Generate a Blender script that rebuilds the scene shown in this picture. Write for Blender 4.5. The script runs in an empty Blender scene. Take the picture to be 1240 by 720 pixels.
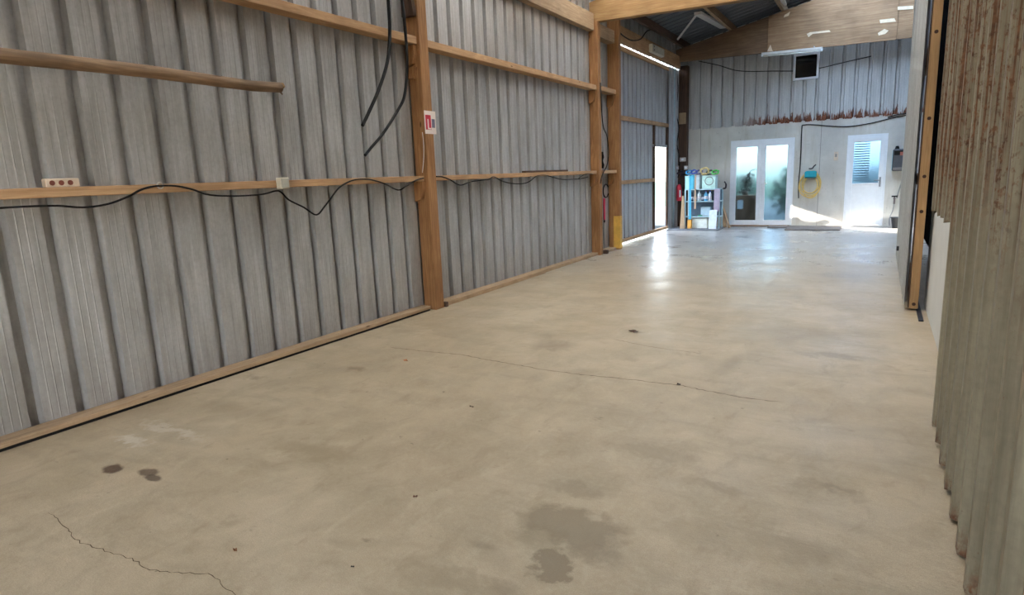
import bpy, bmesh, math, random
from mathutils import Vector, Matrix
from mathutils.geometry import tessellate_polygon
rnd = random.Random(7)
S = bpy.context.scene
COL = S.collection

# ------------------------------------------------------------------ camera
PITCH, YAW, ROLL, FPX, H = 0.19059374, -0.53208597, -0.04100443, 757.109, 1.5
def _rot():
    cp, sp, cy, sy, cr, sr = (math.cos(PITCH), math.sin(PITCH), math.cos(YAW), math.sin(YAW), math.cos(ROLL), math.sin(ROLL))
    B = Matrix(((1, 0, 0), (0, 0, -1), (0, 1, 0)))
    Ry = Matrix(((cy, 0, -sy), (0, 1, 0), (sy, 0, cy)))
    Rx = Matrix(((1, 0, 0), (0, cp, -sp), (0, sp, cp)))
    Rz = Matrix(((cr, -sr, 0), (sr, cr, 0), (0, 0, 1)))
    return Rz @ Rx @ Ry @ B
R = _rot()
CAMP = Vector((0, 0, H))
def ray(x, y): return R.transposed() @ Vector((x - 620, y - 360, FPX))
def fl(x, y, z=0.0):
    r = ray(x, y); return CAMP + r * ((z - H) / r.z)
def wx(x, y, X0):
    r = ray(x, y); return CAMP + r * (X0 / r.x)
def wy(x, y, Y0):
    r = ray(x, y); return CAMP + r * (Y0 / r.y)
cam = bpy.data.cameras.new('camera'); co = bpy.data.objects.new('camera', cam); COL.objects.link(co)
cam.sensor_width = 36.0; cam.lens = 36.0 * FPX / 1240.0; cam.clip_start = 0.02; cam.clip_end = 400
M3 = Matrix((R[0], -R[1], -R[2])).transposed()
co.matrix_world = Matrix.Translation(CAMP) @ M3.to_4x4()
S.camera = co

# ------------------------------------------------------------------ sky, sun, exposure
SUN_D = Vector((-1.0, 0.35, -0.30)).normalized()
W = bpy.data.worlds.new('sky'); S.world = W; W.use_nodes = True
wn = W.node_tree; wn.nodes.clear()
sky = wn.nodes.new('ShaderNodeTexSky'); sky.sky_type = 'NISHITA'; sky.sun_disc = False
sky.sun_elevation = math.radians(32); sky.sun_rotation = math.radians(110); sky.altitude = 50
sky.air_density = 1.0; sky.dust_density = 1.5; sky.ozone_density = 1.0
bg = wn.nodes.new('ShaderNodeBackground'); bg.inputs[1].default_value = 0.8
wo = wn.nodes.new('ShaderNodeOutputWorld')
hs_ = wn.nodes.new('ShaderNodeHueSaturation'); hs_.inputs['Saturation'].default_value = .55
wn.links.new(sky.outputs[0], hs_.inputs['Color']); wn.links.new(hs_.outputs[0], bg.inputs[0]); wn.links.new(bg.outputs[0], wo.inputs[0])
sl = bpy.data.lights.new('sun', 'SUN'); sl.energy = 6.0; sl.angle = math.radians(0.6); sl.color = (1.0, 0.93, 0.80)
so = bpy.data.objects.new('sun', sl); COL.objects.link(so)
so.rotation_euler = SUN_D.to_track_quat('-Z', 'Y').to_euler(); so.location = (20, -7, 8)
vs = S.view_settings
vs.view_transform = 'Standard'; vs.look = 'None'; vs.gamma = 1.0; vs.use_curve_mapping = False
vs.exposure = 1.88
cy_ = S.cycles
cy_.max_bounces = 10; cy_.diffuse_bounces = 6; cy_.glossy_bounces = 4; cy_.transmission_bounces = 8
cy_.sample_clamp_indirect = 8.0; cy_.caustics_reflective = False; cy_.caustics_refractive = False

# ------------------------------------------------------------------ node helpers / materials
def srgb(r, g, b):
    f = lambda c: (c / 255 / 12.92) if c / 255 <= 0.04045 else ((c / 255 + 0.055) / 1.055) ** 2.4
    return (f(r), f(g), f(b), 1)
class NT:
    def __init__(s, name, color=(.5, .5, .5, 1), rough=.6, metal=0.0, spec=.5):
        s.m = bpy.data.materials.new(name); s.m.use_nodes = True
        s.t = s.m.node_tree; s.b = s.t.nodes['Principled BSDF']; s.out = s.t.nodes['Material Output']
        s.set('Base Color', color); s.set('Roughness', rough); s.set('Metallic', metal); s.set('Specular IOR Level', spec)
        s._pos = None
    def set(s, k, v):
        if hasattr(v, 'is_output'): s.t.links.new(v, s.b.inputs[k])
        else: s.b.inputs[k].default_value = v
    def n(s, typ, **kw):
        o = s.t.nodes.new(typ)
        for k, v in kw.items(): setattr(o, k, v)
        return o
    def link(s, a, b):
        if hasattr(a, 'is_output'): s.t.links.new(a, b)
        else: b.default_value = a
    def pos(s):
        if s._pos is None: s._pos = s.n('ShaderNodeNewGeometry').outputs['Position']
        return s._pos
    def obj(s): return s.n('ShaderNodeTexCoord').outputs['Object']
    def mapv(s, v, scale=(1, 1, 1), loc=(0, 0, 0), rot=(0, 0, 0)):
        o = s.n('ShaderNodeMapping'); s.link(v, o.inputs[0])
        o.inputs['Scale'].default_value = scale; o.inputs['Location'].default_value = loc; o.inputs['Rotation'].default_value = rot
        return o.outputs[0]
    def noise(s, v, scale=5, detail=4, rough=.55, dist=0.0, col=False):
        o = s.n('ShaderNodeTexNoise'); s.link(v, o.inputs['Vector'])
        o.inputs['Scale'].default_value = scale; o.inputs['Detail'].default_value = detail
        o.inputs['Roughness'].default_value = rough; o.inputs['Distortion'].default_value = dist
        return o.outputs['Color' if col else 'Fac']
    def ramp(s, f, stops, interp='LINEAR'):
        o = s.n('ShaderNodeValToRGB'); s.link(f, o.inputs[0]); cr = o.color_ramp; cr.interpolation = interp
        while len(cr.elements) < len(stops): cr.elements.new(.5)
        for e, (p, c) in zip(cr.elements, stops):
            e.position = p; e.color = c if len(c) == 4 else (*c, 1)
        return o.outputs[0]
    def val(s, f, a, b, c=0.0, d=1.0):
        o = s.n('ShaderNodeMapRange'); s.link(f, o.inputs[0])
        for i, x in enumerate((a, b, c, d)): o.inputs[i + 1].default_value = x
        return o.outputs[0]
    def mix(s, f, a, b, typ='MIX'):
        o = s.n('ShaderNodeMix', data_type='RGBA', blend_type=typ)
        s.link(f, o.inputs[0]); s.link(a, o.inputs[6]); s.link(b, o.inputs[7]); return o.outputs[2]
    def math(s, op, a, b=0.0, clamp=False):
        o = s.n('ShaderNodeMath', operation=op, use_clamp=clamp); s.link(a, o.inputs[0]); s.link(b, o.inputs[1]); return o.outputs[0]
    def sep(s, v):
        o = s.n('ShaderNodeSeparateXYZ'); s.link(v, o.inputs[0]); return o.outputs
    def bump(s, h, strength=.3, dist=.01):
        o = s.n('ShaderNodeBump'); s.link(h, o.inputs['Height']); o.inputs['Strength'].default_value = strength; o.inputs['Distance'].default_value = dist
        s.set('Normal', o.outputs[0])
MATS = {}
def plain(name, rgb, rough=.6, metal=0.0, spec=.5, var=.12, scale=12):
    if name in MATS: return MATS[name]
    t = NT(name, srgb(*rgb), rough, metal, spec)
    c = srgb(*rgb); d = tuple(x * (1 - var) for x in c[:3]) + (1,); e = tuple(min(1, x * (1 + var)) for x in c[:3]) + (1,)
    t.set('Base Color', t.ramp(t.noise(t.pos(), scale, 4), [(.3, d), (.7, e)]))
    MATS[name] = t.m; return t.m
def wood(name, light, dark, axis, rough=.72, scale=1.0, knots=True, grime=0.0):
    """timber with grain along one axis ('x','y','z')"""
    key = name + axis
    if key in MATS: return MATS[key]
    t = NT('wood_' + key, rough=rough, spec=.3)
    sc = {'x': (1.2, 22, 22), 'y': (22, 1.2, 22), 'z': (22, 22, 1.2)}[axis]
    p = t.mapv(t.pos(), tuple(c * scale for c in sc))
    g = t.noise(p, 2.0, 6, .6, 1.2)
    c = t.ramp(g, [(.25, srgb(*dark)), (.5, srgb(*[(a + b) / 2 for a, b in zip(light, dark)])), (.72, srgb(*light))])
    big = t.noise(t.pos(), 2.3, 3)
    c = t.mix(t.val(big, .35, .75, .0, .45), c, srgb(*[x * .72 for x in dark]))
    if knots:
        ksc = {'x': (.5, 1.6, 1.6), 'y': (1.6, .5, 1.6), 'z': (1.6, 1.6, .5)}[axis]
        v = t.n('ShaderNodeTexVoronoi'); t.link(t.mapv(t.pos(), ksc), v.inputs['Vector']); v.inputs['Scale'].default_value = 4.0
        k = t.val(v.outputs['Distance'], .05, .09, 1, 0)
        c = t.mix(t.math('MULTIPLY', k, .75), c, srgb(60, 36, 18))
    if grime:
        c = t.mix(t.val(t.noise(t.pos(), 1.1, 5, .6), .45, .75, 0, grime), c, srgb(52, 46, 38))
    t.set('Base Color', c); t.bump(g, .25, .004)
    MATS[key] = t.m; return t.m
def galv(name, lo, hi, metal=.45, rough=(.36, .56), streak_axis='z', grime=(92, 84, 70), grime_amt=.55, rust=None, low_dirt=0.0):
    if name in MATS: return MATS[name]
    t = NT(name, metal=metal)
    P = t.pos()
    sc = {'z': (9, 9, .55), 'x': (.5, 9, 9)}[streak_axis]
    st = t.noise(t.mapv(P, sc), 2.2, 6, .65)
    c = t.ramp(st, [(.28, srgb(*lo)), (.72, srgb(*hi))])
    sp = t.noise(P, 34, 3, .6)
    c = t.mix(t.val(sp, .4, .7, 0, .22), c, srgb(*[x * .8 for x in lo]))
    g = t.noise(t.mapv(P, (1.4, 1.4, .7)), 1.6, 5, .6)
    gm = t.val(g, .46, .72, 0, grime_amt)
    c = t.mix(gm, c, srgb(*grime))
    if low_dirt:
        z = t.sep(P)[2]
        e = t.math('ADD', z, t.val(t.noise(t.mapv(P, (4, 4, 1)), 2, 4), 0, 1, -.35, .35))
        c = t.mix(t.val(e, .75, .0, 0, low_dirt), c, srgb(98, 84, 64))
    r = t.val(st, .3, .7, rough[0], rough[1])
    if rust:
        c, r = rust(t, c, r)
    t.set('Base Color', c); t.set('Roughness', r)
    t.bump(t.noise(t.mapv(P, (1, 1, .35)), 2.4, 2), .35, .03)
    MATS[name] = t.m; return t.m

# ------------------------------------------------------------------ mesh helpers
class MB:
    def __init__(s): s.v = []; s.f = []; s.sm = []
    def add(s, vs, fs, smooth=False):
        o = len(s.v); s.v += [tuple(x) for x in vs]; s.f += [[i + o for i in f] for f in fs]; s.sm += [smooth] * len(fs); return s
    def box(s, a, b):
        (x0, y0, z0), (x1, y1, z1) = [tuple(min(p, q) for p, q in zip(a, b)), tuple(max(p, q) for p, q in zip(a, b))]
        vs = [(x, y, z) for x in (x0, x1) for y in (y0, y1) for z in (z0, z1)]
        return s.add(vs, [[0, 1, 3, 2], [4, 6, 7, 5], [0, 4, 5, 1], [2, 3, 7, 6], [0, 2, 6, 4], [1, 5, 7, 3]])
    def obox(s, mat, size):
        """oriented box centred on mat"""
        vs = [mat @ Vector((x * size[0] / 2, y * size[1] / 2, z * size[2] / 2)) for x in (-1, 1) for y in (-1, 1) for z in (-1, 1)]
        return s.add(vs, [[0, 1, 3, 2], [4, 6, 7, 5], [0, 4, 5, 1], [2, 3, 7, 6], [0, 2, 6, 4], [1, 5, 7, 3]])
    def bar(s, p, q, w, h):
        p, q = Vector(p), Vector(q); d = q - p
        m = Matrix.Translation((p + q) / 2) @ d.to_track_quat('X', 'Z').to_matrix().to_4x4()
        return s.obox(m, (d.length, w, h))
    def prism(s, poly, axis, a, b):
        """poly: list of 2-D points; extruded along axis index from a to b"""
        def mk(u, v, w):
            return {0: (w, u, v), 1: (u, w, v), 2: (u, v, w)}[axis]
        n = len(poly); vs = [mk(u, v, a) for u, v in poly] + [mk(u, v, b) for u, v in poly]
        return s.add(vs, [list(range(n))[::-1], list(range(n, 2 * n))] + [[i, (i + 1) % n, n + (i + 1) % n, n + i] for i in range(n)])
    def tube(s, pts, r, n=8, closed=False, cap=True):
        pts = [Vector(p) for p in pts]; L = len(pts); rr = r if isinstance(r, (list, tuple)) else [r] * L
        rings = []; up = None
        for i, p in enumerate(pts):
            if closed: d = pts[(i + 1) % L] - pts[i - 1]
            else: d = pts[min(i + 1, L - 1)] - pts[max(i - 1, 0)]
            d.normalize()
            if up is None:
                up = Vector((0, 0, 1)) if abs(d.z) < .9 else Vector((1, 0, 0))
            a = d.cross(up)
            if a.length < 1e-5: a = d.orthogonal()
            a.normalize(); b = a.cross(d).normalized(); up = b
            rings.append([p + (a * math.cos(2 * math.pi * k / n) + b * math.sin(2 * math.pi * k / n)) * rr[i] for k in range(n)])
        vs = [v for rg in rings for v in rg]; fs = []
        for i in range(L if closed else L - 1):
            j = (i + 1) % L
            fs += [[i * n + k, i * n + (k + 1) % n, j * n + (k + 1) % n, j * n + k] for k in range(n)]
        s.add(vs, fs, True)
        if cap and not closed:
            o = len(s.v) - len(vs)
            s.f += [[o + k for k in range(n)][::-1], [o + (L - 1) * n + k for k in range(n)]]; s.sm += [False, False]
        return s
    def lathe(s, prof, c=(0, 0, 0), n=16):
        c = Vector(c); vs = []; fs = []; L = len(prof)
        for r, z in prof:
            vs += [c + Vector((r * math.cos(2 * math.pi * k / n), r * math.sin(2 * math.pi * k / n), z)) for k in range(n)]
        for i in range(L - 1):
            fs += [[i * n + k, i * n + (k + 1) % n, (i + 1) * n + (k + 1) % n, (i + 1) * n + k] for k in range(n)]
        s.add(vs, fs, True); o = len(s.v) - len(vs)
        s.f += [[o + k for k in range(n)][::-1], [o + (L - 1) * n + k for k in range(n)]]; s.sm += [False, False]
        return s
    def mesh(s, name, mat):
        me = bpy.data.meshes.new(name); me.from_pydata(s.v, [], s.f)
        me.polygons.foreach_set('use_smooth', s.sm); me.materials.append(mat)
        bm = bmesh.new(); bm.from_mesh(me); bmesh.ops.recalc_face_normals(bm, faces=bm.faces); bm.to_mesh(me); bm.free()
        me.update(); return me
    def build(s, name, mat, parent=None, bevel=0.0, loc=None):
        o = bpy.data.objects.new(name, s.mesh(name, mat)); COL.objects.link(o)
        if parent is not None: o.parent = parent
        if loc is not None: o.location = loc
        if bevel:
            m = o.modifiers.new('bevel', 'BEVEL'); m.width = bevel; m.segments = 1; m.limit_method = 'ANGLE'
        return o
def tag(o, label, cat, group=None):
    o['label'] = label; o['category'] = cat
    if group: o['group'] = group
    return o
def thing(name, label, cat, loc=(0, 0, 0), group=None):
    o = bpy.data.objects.new(name, None); COL.objects.link(o); o.location = loc; o.empty_display_size = .1
    return tag(o, label, cat, group)
def struct(o): o['kind'] = 'structure'; return o
def sgroup(name):
    o = bpy.data.objects.new(name, None); COL.objects.link(o); return struct(o)
def smooth_path(pts, k=6):
    pts = [Vector(p) for p in pts]; out = []
    for i in range(len(pts) - 1):
        p0, p1, p2, p3 = pts[max(i - 1, 0)], pts[i], pts[i + 1], pts[min(i + 2, len(pts) - 1)]
        for j in range(k):
            t = j / k
            out.append(.5 * ((2 * p1) + (-p0 + p2) * t + (2 * p0 - 5 * p1 + 4 * p2 - p3) * t * t + (-p0 + 3 * p1 - 3 * p2 + p3) * t ** 3))
    out.append(pts[-1]); return out
PITCHR = 0.2697
def rib_profile(n, depth=.058, swage=.0024, w=PITCHR, rib=.084, top=.056):
    """(u, d) points of n pitches of trapezoidal sheet; pans at d = 0, rib bottoms at d = depth"""
    pts = []
    for i in range(n):
        u = i * w
        pts += [(u, 0)]
        pan = w - rib
        for c in (.24, .5, .76):
            q = u + pan * c
            pts += [(q - .006, 0), (q, -swage), (q + .006, 0)]
        e = u + pan; g = (rib - top) / 2
        pts += [(e, 0), (e + g, depth), (e + g + top, depth)]
    pts += [(n * w, 0), (n * w + .03, -.0006)]
    return pts
def sheet_mb(prof, z0, z1, frame, rows=1, thick=.0012, ragged=0.0):
    """frame(u, d, z) -> xyz.  A double skin so the edge shows its thickness."""
    mb = MB(); n = len(prof); vs = []
    for side in (0, thick):
        for r in range(rows + 1):
            for (u, d) in prof:
                z = z0 + (z1 - z0) * r / rows
                if ragged and r == 0: z += rnd.uniform(-ragged, ragged)
                vs.append(frame(u, d + side, z))
    fs = []
    for s_ in (0, 1):
        b = s_ * n * (rows + 1)
        for r in range(rows):
            for i in range(n - 1):
                q = [b + r * n + i, b + r * n + i + 1, b + (r + 1) * n + i + 1, b + (r + 1) * n + i]
                fs.append(q if s_ else q[::-1])
    off = n * (rows + 1)
    for i in range(n - 1):
        fs.append([i, i + 1, off + i + 1, off + i])
        k = rows * n; fs.append([k + i, k + i + 1, off + k + i + 1, off + k + i][::-1])
    for r in range(rows):
        a, b = r * n, (r + 1) * n
        fs.append([a, b, off + b, off + a]); a += n - 1; b += n - 1; fs.append([a, b, off + b, off + a][::-1])
    return mb.add(vs, fs)

# ------------------------------------------------------------------ materials
WALLX = -4.60
m_galv = galv('galvanised_sheet', (164, 163, 161), (198, 198, 199), metal=.34, rough=(.32, .48), grime_amt=.35, low_dirt=.3)
m_galv_far = galv('galvanised_sheet_door', (164, 164, 166), (204, 206, 212), metal=.3, grime_amt=.25)
def roof_m():
    return galv('roof_sheet_metal', (74, 76, 80), (112, 114, 120), metal=.5, streak_axis='x', grime_amt=.4)
def back_rust(t, c, r):
    P = t.pos(); x, y, z = t.sep(P)
    nn = t.noise(t.mapv(P, (9, 9, 1.3)), 2.2, 5, .7)
    edge = t.math('ADD', t.val(z, 2.52, 2.95, 1.0, 0.0), t.val(nn, .35, .75, -.55, .35))
    gate = t.val(t.noise(t.mapv(P, (1, 1, 0)), 1.1, 2), .36, .56)
    f = t.math('MULTIPLY', t.val(edge, .42, .6), t.val(x, -3.4, -2.6), True)
    c = t.mix(f, c, t.ramp(t.noise(P, 22, 3), [(.3, srgb(84, 44, 28)), (.7, srgb(138, 82, 56))]))
    # thin rust lines running down each rib
    u = t.math('FRACT', t.math('DIVIDE', t.math('ADD', x, 4.62), PITCHR))
    ln = t.math('MULTIPLY', t.val(t.math('ABSOLUTE', t.math('SUBTRACT', u, .77)), .03, .012), t.val(t.noise(t.mapv(P, (3, 3, .8)), 3, 3), .4, .6))
    c = t.mix(t.math('MULTIPLY', ln, .8), c, srgb(78, 48, 36))
    return c, t.math('MAXIMUM', r, t.math('MULTIPLY', f, .85))
m_galv_back = galv('galvanised_sheet_back', (170, 171, 172), (206, 206, 205), metal=.12, grime_amt=.2, rust=back_rust)
def side_rust(t, c, r):
    P = t.pos(); z = t.sep(P)[2]
    ln = t.noise(t.mapv(P, (60, 60, .9)), 1.0, 4, .6)
    sp = t.noise(t.mapv(P, (1, 1, .6)), 46, 4, .7)
    up = t.val(t.math('ADD', z, t.val(t.noise(t.mapv(P, (5, 5, .6)), 2, 3), 0, 1, -.6, .6)), .95, 1.5)
    foot = t.val(t.math('ADD', z, t.val(t.noise(t.mapv(P, (12, 12, 2)), 2, 3), 0, 1, -.12, .12)), .12, .02)
    f = t.math('MULTIPLY', t.math('ADD', t.val(ln, .5, .6), t.val(sp, .52, .62, 0, .8), True), up)
    f = t.math('MAXIMUM', f, t.math('MULTIPLY', foot, t.val(sp, .38, .56)))
    f = t.math('MAXIMUM', f, t.math('MULTIPLY', t.val(sp, .66, .72), .6))
    c = t.mix(f, c, t.ramp(t.noise(P, 30, 3), [(.3, srgb(78, 50, 34)), (.7, srgb(124, 86, 58))]))
    return c, t.math('MAXIMUM', r, t.math('MULTIPLY', f, .9))
m_rusty = galv('rusty_cream_sheet', (112, 102, 82), (158, 148, 126), metal=.05, rough=(.5, .7), grime=(96, 84, 64), grime_amt=.5, rust=side_rust)
TIM_L, TIM_D = (188, 142, 96), (130, 88, 54)
def timber(ax): return wood('pine_timber', TIM_L, TIM_D, ax)
def railwood(ax): return wood('rail_timber', (212, 176, 136), (172, 132, 96), ax, grime=.2)
def oldwood(ax): return wood('weathered_timber', (198, 172, 140), (150, 122, 94), ax, grime=.25)
def darkwood(ax): return wood('brown_timber', (112, 84, 66), (62, 44, 36), ax, grime=.5)
m_black = plain('black_rubber', (14, 13, 14), .6, spec=.3)
m_dark = plain('shade_black', (10, 9, 9), 1.0, spec=0.0)  # black colour stands in for shade in the right-side gap
m_white = plain('white_pvc', (232, 235, 240), .35, var=.03)
m_steel = plain('grey_steel', (150, 154, 160), .4, .6)
m_paint = plain('white_painted_steel', (206, 200, 194), .5, var=.08)
m_plaster = plain('white_render', (206, 205, 202), .85, var=.05, scale=3)

def concrete_floor():
    t = NT('concrete_floor', spec=.5); P = t.pos(); x, y, z = t.sep(P)
    big = t.noise(P, .55, 5, .6, .4); mid = t.noise(P, 2.6, 6, .62, .6); fine = t.noise(P, 38, 4, .6); grit = t.noise(P, 210, 2, .6)
    c = t.ramp(big, [(.3, srgb(168, 147, 120)), (.5, srgb(186, 166, 138)), (.7, srgb(200, 182, 157))])
    c = t.mix(t.val(mid, .36, .62, .55, 0), c, srgb(150, 133, 106))
    c = t.mix(t.val(fine, .35, .7, .0, .3), c, srgb(206, 192, 166))
    c = t.mix(t.val(grit, .3, .7, .5, .0), c, srgb(132, 118, 94))
    # trowel smears drawn out across the slab
    sm = t.noise(t.mapv(P, (1.0, 4.0, 1), rot=(0, 0, .5)), 1.3, 5, .65, .8)
    c = t.mix(t.val(sm, .52, .72, 0, .35), c, srgb(138, 124, 100))
    c = t.mix(t.math('MULTIPLY', t.val(y, 8, 15), .75), c, srgb(178, 177, 176))  # cool far daylight mixed into the slab colour towards the back
    sp = t.noise(t.mapv(P, (1, 2.2, 1), loc=(3, 8, 0)), 5.5, 3, .6)
    c = t.mix(t.val(sp, .69, .75, 0, .45), c, srgb(104, 88, 68))
    pt_ = t.noise(t.mapv(P, (1.4, .8, 1), loc=(7, 2, 0)), 4.2, 8, .72, .5)
    c = t.mix(t.val(pt_, .55, .66, 0, .42), c, srgb(144, 126, 100)); c = t.mix(t.val(pt_, .46, .32, 0, .2), c, srgb(208, 194, 168))
    dots = t.noise(P, 17, 2, .5); c = t.mix(t.val(dots, .74, .78, 0, .6), c, srgb(92, 76, 56))
    # oil and water stains at their own places: (centre px, size m, angle, colour, strength)
    wob = t.noise(P, 7, 5, .65, col=True)
    wv = t.n('ShaderNodeVectorMath', operation='MULTIPLY_ADD'); t.link(wob, wv.inputs[0]); wv.inputs[1].default_value = (.36, .36, 0); t.link(P, wv.inputs[2])
    off = Vector((-.18, -.18, 0))
    wv2 = t.n('ShaderNodeVectorMath', operation='MULTIPLY_ADD'); t.link(wob, wv2.inputs[0]); wv2.inputs[1].default_value = (.09, .09, 0); t.link(P, wv2.inputs[2])
    SP = [((137, 567), .075, .045, (84, 62, 44), .95), ((180, 571), .07, .04, (84, 62, 44), .8), ((186, 578), .07, .03, (74, 54, 40), .8),
          ((690, 635), .24, .15, (128, 112, 88), .75), ((668, 685), .08, .1, (122, 106, 82), .8), ((722, 668), .1, .06, (126, 110, 88), .7), ((655, 652), .1, .1, (130, 114, 88), .6),
          ((560, 705), .2, .06, (132, 116, 90), .55), ((612, 712), .06, .04, (120, 104, 82), .6), ((585, 660), .05, .02, (124, 108, 86), .55),
          ((310, 456), .09, .05, (112, 94, 66), .6), ((430, 447), .1, .05, (104, 86, 62), .6), ((380, 545), .3, .08, (134, 116, 88), .5), ((300, 500), .5, .12, (142, 124, 96), .4),
          ((670, 418), .2, .14, (130, 112, 88), .55), ((885, 440), .06, .25, (138, 120, 92), .55), ((965, 405), .55, .3, (140, 126, 104), .55), ((1010, 430), .25, .06, (112, 98, 78), .5),
          ((1015, 333), .35, .2, (124, 112, 98), .6), ((845, 340), .25, .18, (140, 128, 114), .5), ((700, 590), .12, .05, (124, 108, 84), .5), ((780, 545), .22, .06, (136, 120, 94), .5),
          ((1012, 592), .12, .05, (124, 110, 90), .6), ((870, 590), .16, .05, (130, 114, 90), .5), ((960, 660), .15, .08, (138, 122, 98), .5), ((860, 650), .25, .1, (142, 126, 98), .4),
          ((210, 520), .3, .04, (206, 196, 180), .6), ((160, 532), .16, .05, (212, 204, 190), .7), ((770, 402), .07, .04, (84, 68, 52), .6), ((530, 395), .25, .1, (146, 128, 100), .45)]
    for (px, py), a, b, colr, st in SP:
        q = fl(px, py)
        d = t.n('ShaderNodeVectorMath', operation='SUBTRACT'); w_, o_ = (wv2, .045) if a <= .075 else (wv, .18); t.link(w_.outputs[0], d.inputs[0]); d.inputs[1].default_value = (q.x + o_, q.y + o_, 0)
        mpo = t.mapv(d.outputs[0], (1 / a, 1 / b, 0))
        ln = t.n('ShaderNodeVectorMath', operation='LENGTH'); t.link(mpo, ln.inputs[0])
        c = t.mix(t.val(ln.outputs['Value'], 1.15 if st > .7 else 1.45, .75 if st > .7 else .5, 0, st * (1 if st > .7 else .85)), c, srgb(*colr))
    t.set('Base Color', c)
    gl = t.noise(P, 1.5, 4, .6)
    r = t.math('ADD', t.val(gl, .3, .7, .26, .48), t.val(fine, .3, .7, -.05, .08))
    r = t.math('ADD', r, t.val(y, 3, 11, .16, -.06))
    t.set('Roughness', r)
    hgt = t.math('ADD', t.math('MULTIPLY', fine, .5), t.math('MULTIPLY', t.noise(P, 9, 4), 1.0))
    hgt = t.math('ADD', hgt, t.math('MULTIPLY', t.noise(P, 70, 3), .35))
    t.bump(hgt, .4, .008)
    return t.m
def concrete_wall():
    t = NT('concrete_wall', rough=.85, spec=.3); P = t.pos(); x, y, z = t.sep(P)
    a = t.noise(P, 1.4, 5, .6); b = t.noise(P, 14, 5, .7); s_ = t.noise(t.mapv(P, (4, 4, .5)), 2, 4, .6)
    c = t.ramp(a, [(.3, srgb(188, 184, 178)), (.7, srgb(216, 212, 204))])
    c = t.mix(t.val(b, .62, .74, 0, .55), c, srgb(118, 112, 104))
    c = t.mix(t.val(s_, .55, .75, 0, .4), c, srgb(170, 156, 132))
    t.set('Base Color', c); t.bump(b, .4, .01)
    return t.m
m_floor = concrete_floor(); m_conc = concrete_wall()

# ------------------------------------------------------------------ ground and floor
gt = NT('grass_ground', rough=.95, spec=.1)
gt.set('Base Color', gt.ramp(gt.noise(gt.pos(), 3, 6, .7), [(.3, srgb(56, 82, 60)), (.55, srgb(78, 104, 80)), (.75, srgb(104, 118, 98))]))
g = MB().box((-70, -50, -.22), (60, 90, -.16)).build('ground', gt.m); struct(g)
yardm = NT('gravel_yard', rough=.9, spec=.2); yardm.set('Base Color', yardm.ramp(yardm.noise(yardm.pos(), 20, 6, .8), [(.3, srgb(140, 130, 114)), (.7, srgb(196, 186, 168))]))
struct(MB().box((-14, -30, -.16), (14, -3.02, -.03)).build('yard', yardm.m))
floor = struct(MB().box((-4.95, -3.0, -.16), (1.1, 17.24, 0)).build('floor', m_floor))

# cracks in the slab, each a thin jagged line
crackm = plain('crack_dark', (84, 68, 48), .95)
def crack(pts, w):
    base = [fl(*p) for p in pts]; pp = []
    for a, b in zip(base[:-1], base[1:]):
        n = max(2, int((b - a).length / .025))
        for i in range(n): pp.append(a.lerp(b, i / n))
    pp.append(base[-1]); vs = []; fs = []
    for i, p in enumerate(pp):
        d = (pp[min(i + 1, len(pp) - 1)] - pp[max(i - 1, 0)]).normalized(); nrm = Vector((-d.y, d.x, 0))
        j = nrm * rnd.uniform(-.007, .007); ww = w * rnd.uniform(.35, 1.3) * min(1, i / 4, (len(pp) - 1 - i) / 4) + .0006
        for s_ in (1, -1): vs.append(p + j + nrm * ww * s_ + Vector((0, 0, .0012)))
    for i in range(len(pp) - 1): fs.append([2 * i, 2 * i + 1, 2 * i + 3, 2 * i + 2])
    return MB().add(vs, fs).build('crack', crackm, floor)
crack([(470, 420), (512, 425), (556, 429), (600, 437), (650, 446), (700, 453), (760, 459), (800, 464), (822, 466), (850, 472), (905, 482), (950, 487)], .0034)
crack([(60, 620), (90, 650), (98, 657), (128, 667), (160, 676), (182, 690), (215, 693), (252, 694), (266, 702), (275, 713), (300, 730)], .0012)
crack([(740, 410), (790, 420), (850, 428)], .002)

# ------------------------------------------------------------------ left wall
wl = sgroup('wall_left')
PH = 6.329 - (PITCHR - .031)     # a rib falls at y = 6.329
def left_sheet(y0, n, z0, z1, x0, mat, parent, name='cladding_sheet', sw=.0024):
    prof = rib_profile(n, swage=sw)
    tilt = rnd.uniform(-.004, .004)
    o = sheet_mb(prof, z0, z1, lambda u, d, z: (x0 - d + tilt * u, y0 + u, z), rows=2).build(name, mat, parent)
    return o
k = -34
while True:
    y0 = PH + k * PITCHR
    n = 4
    if y0 + n * PITCHR > 12.0: break
    left_sheet(y0, n, .004, 4.66, WALLX - .002 * (k % 8 == 0), m_galv, wl); k += 4
yy = PH + k * PITCHR
left_sheet(yy, int((11.95 - yy) / PITCHR), .004, 4.66, WALLX, m_galv, wl)

# front gable behind the viewpoint: sheeted, with an open doorway
wf = sgroup('wall_front')
for fx0, fn, fz0 in ((-4.62, 4, .02), (-4.62 + 4 * PITCHR, 5, .02), (-4.62 + 9 * PITCHR, 4, 2.7), (-4.62 + 13 * PITCHR, 4, 2.7), (-4.62 + 17 * PITCHR, 3, .02)):
    sheet_mb(rib_profile(fn), fz0, 5.8, lambda u, d, z, fx0=fx0: (fx0 + u, -2.95 - d, min(z, 4.55 + .215 * (fx0 + u + 4.6)))).build('cladding_sheet', m_galv, wf)
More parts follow.
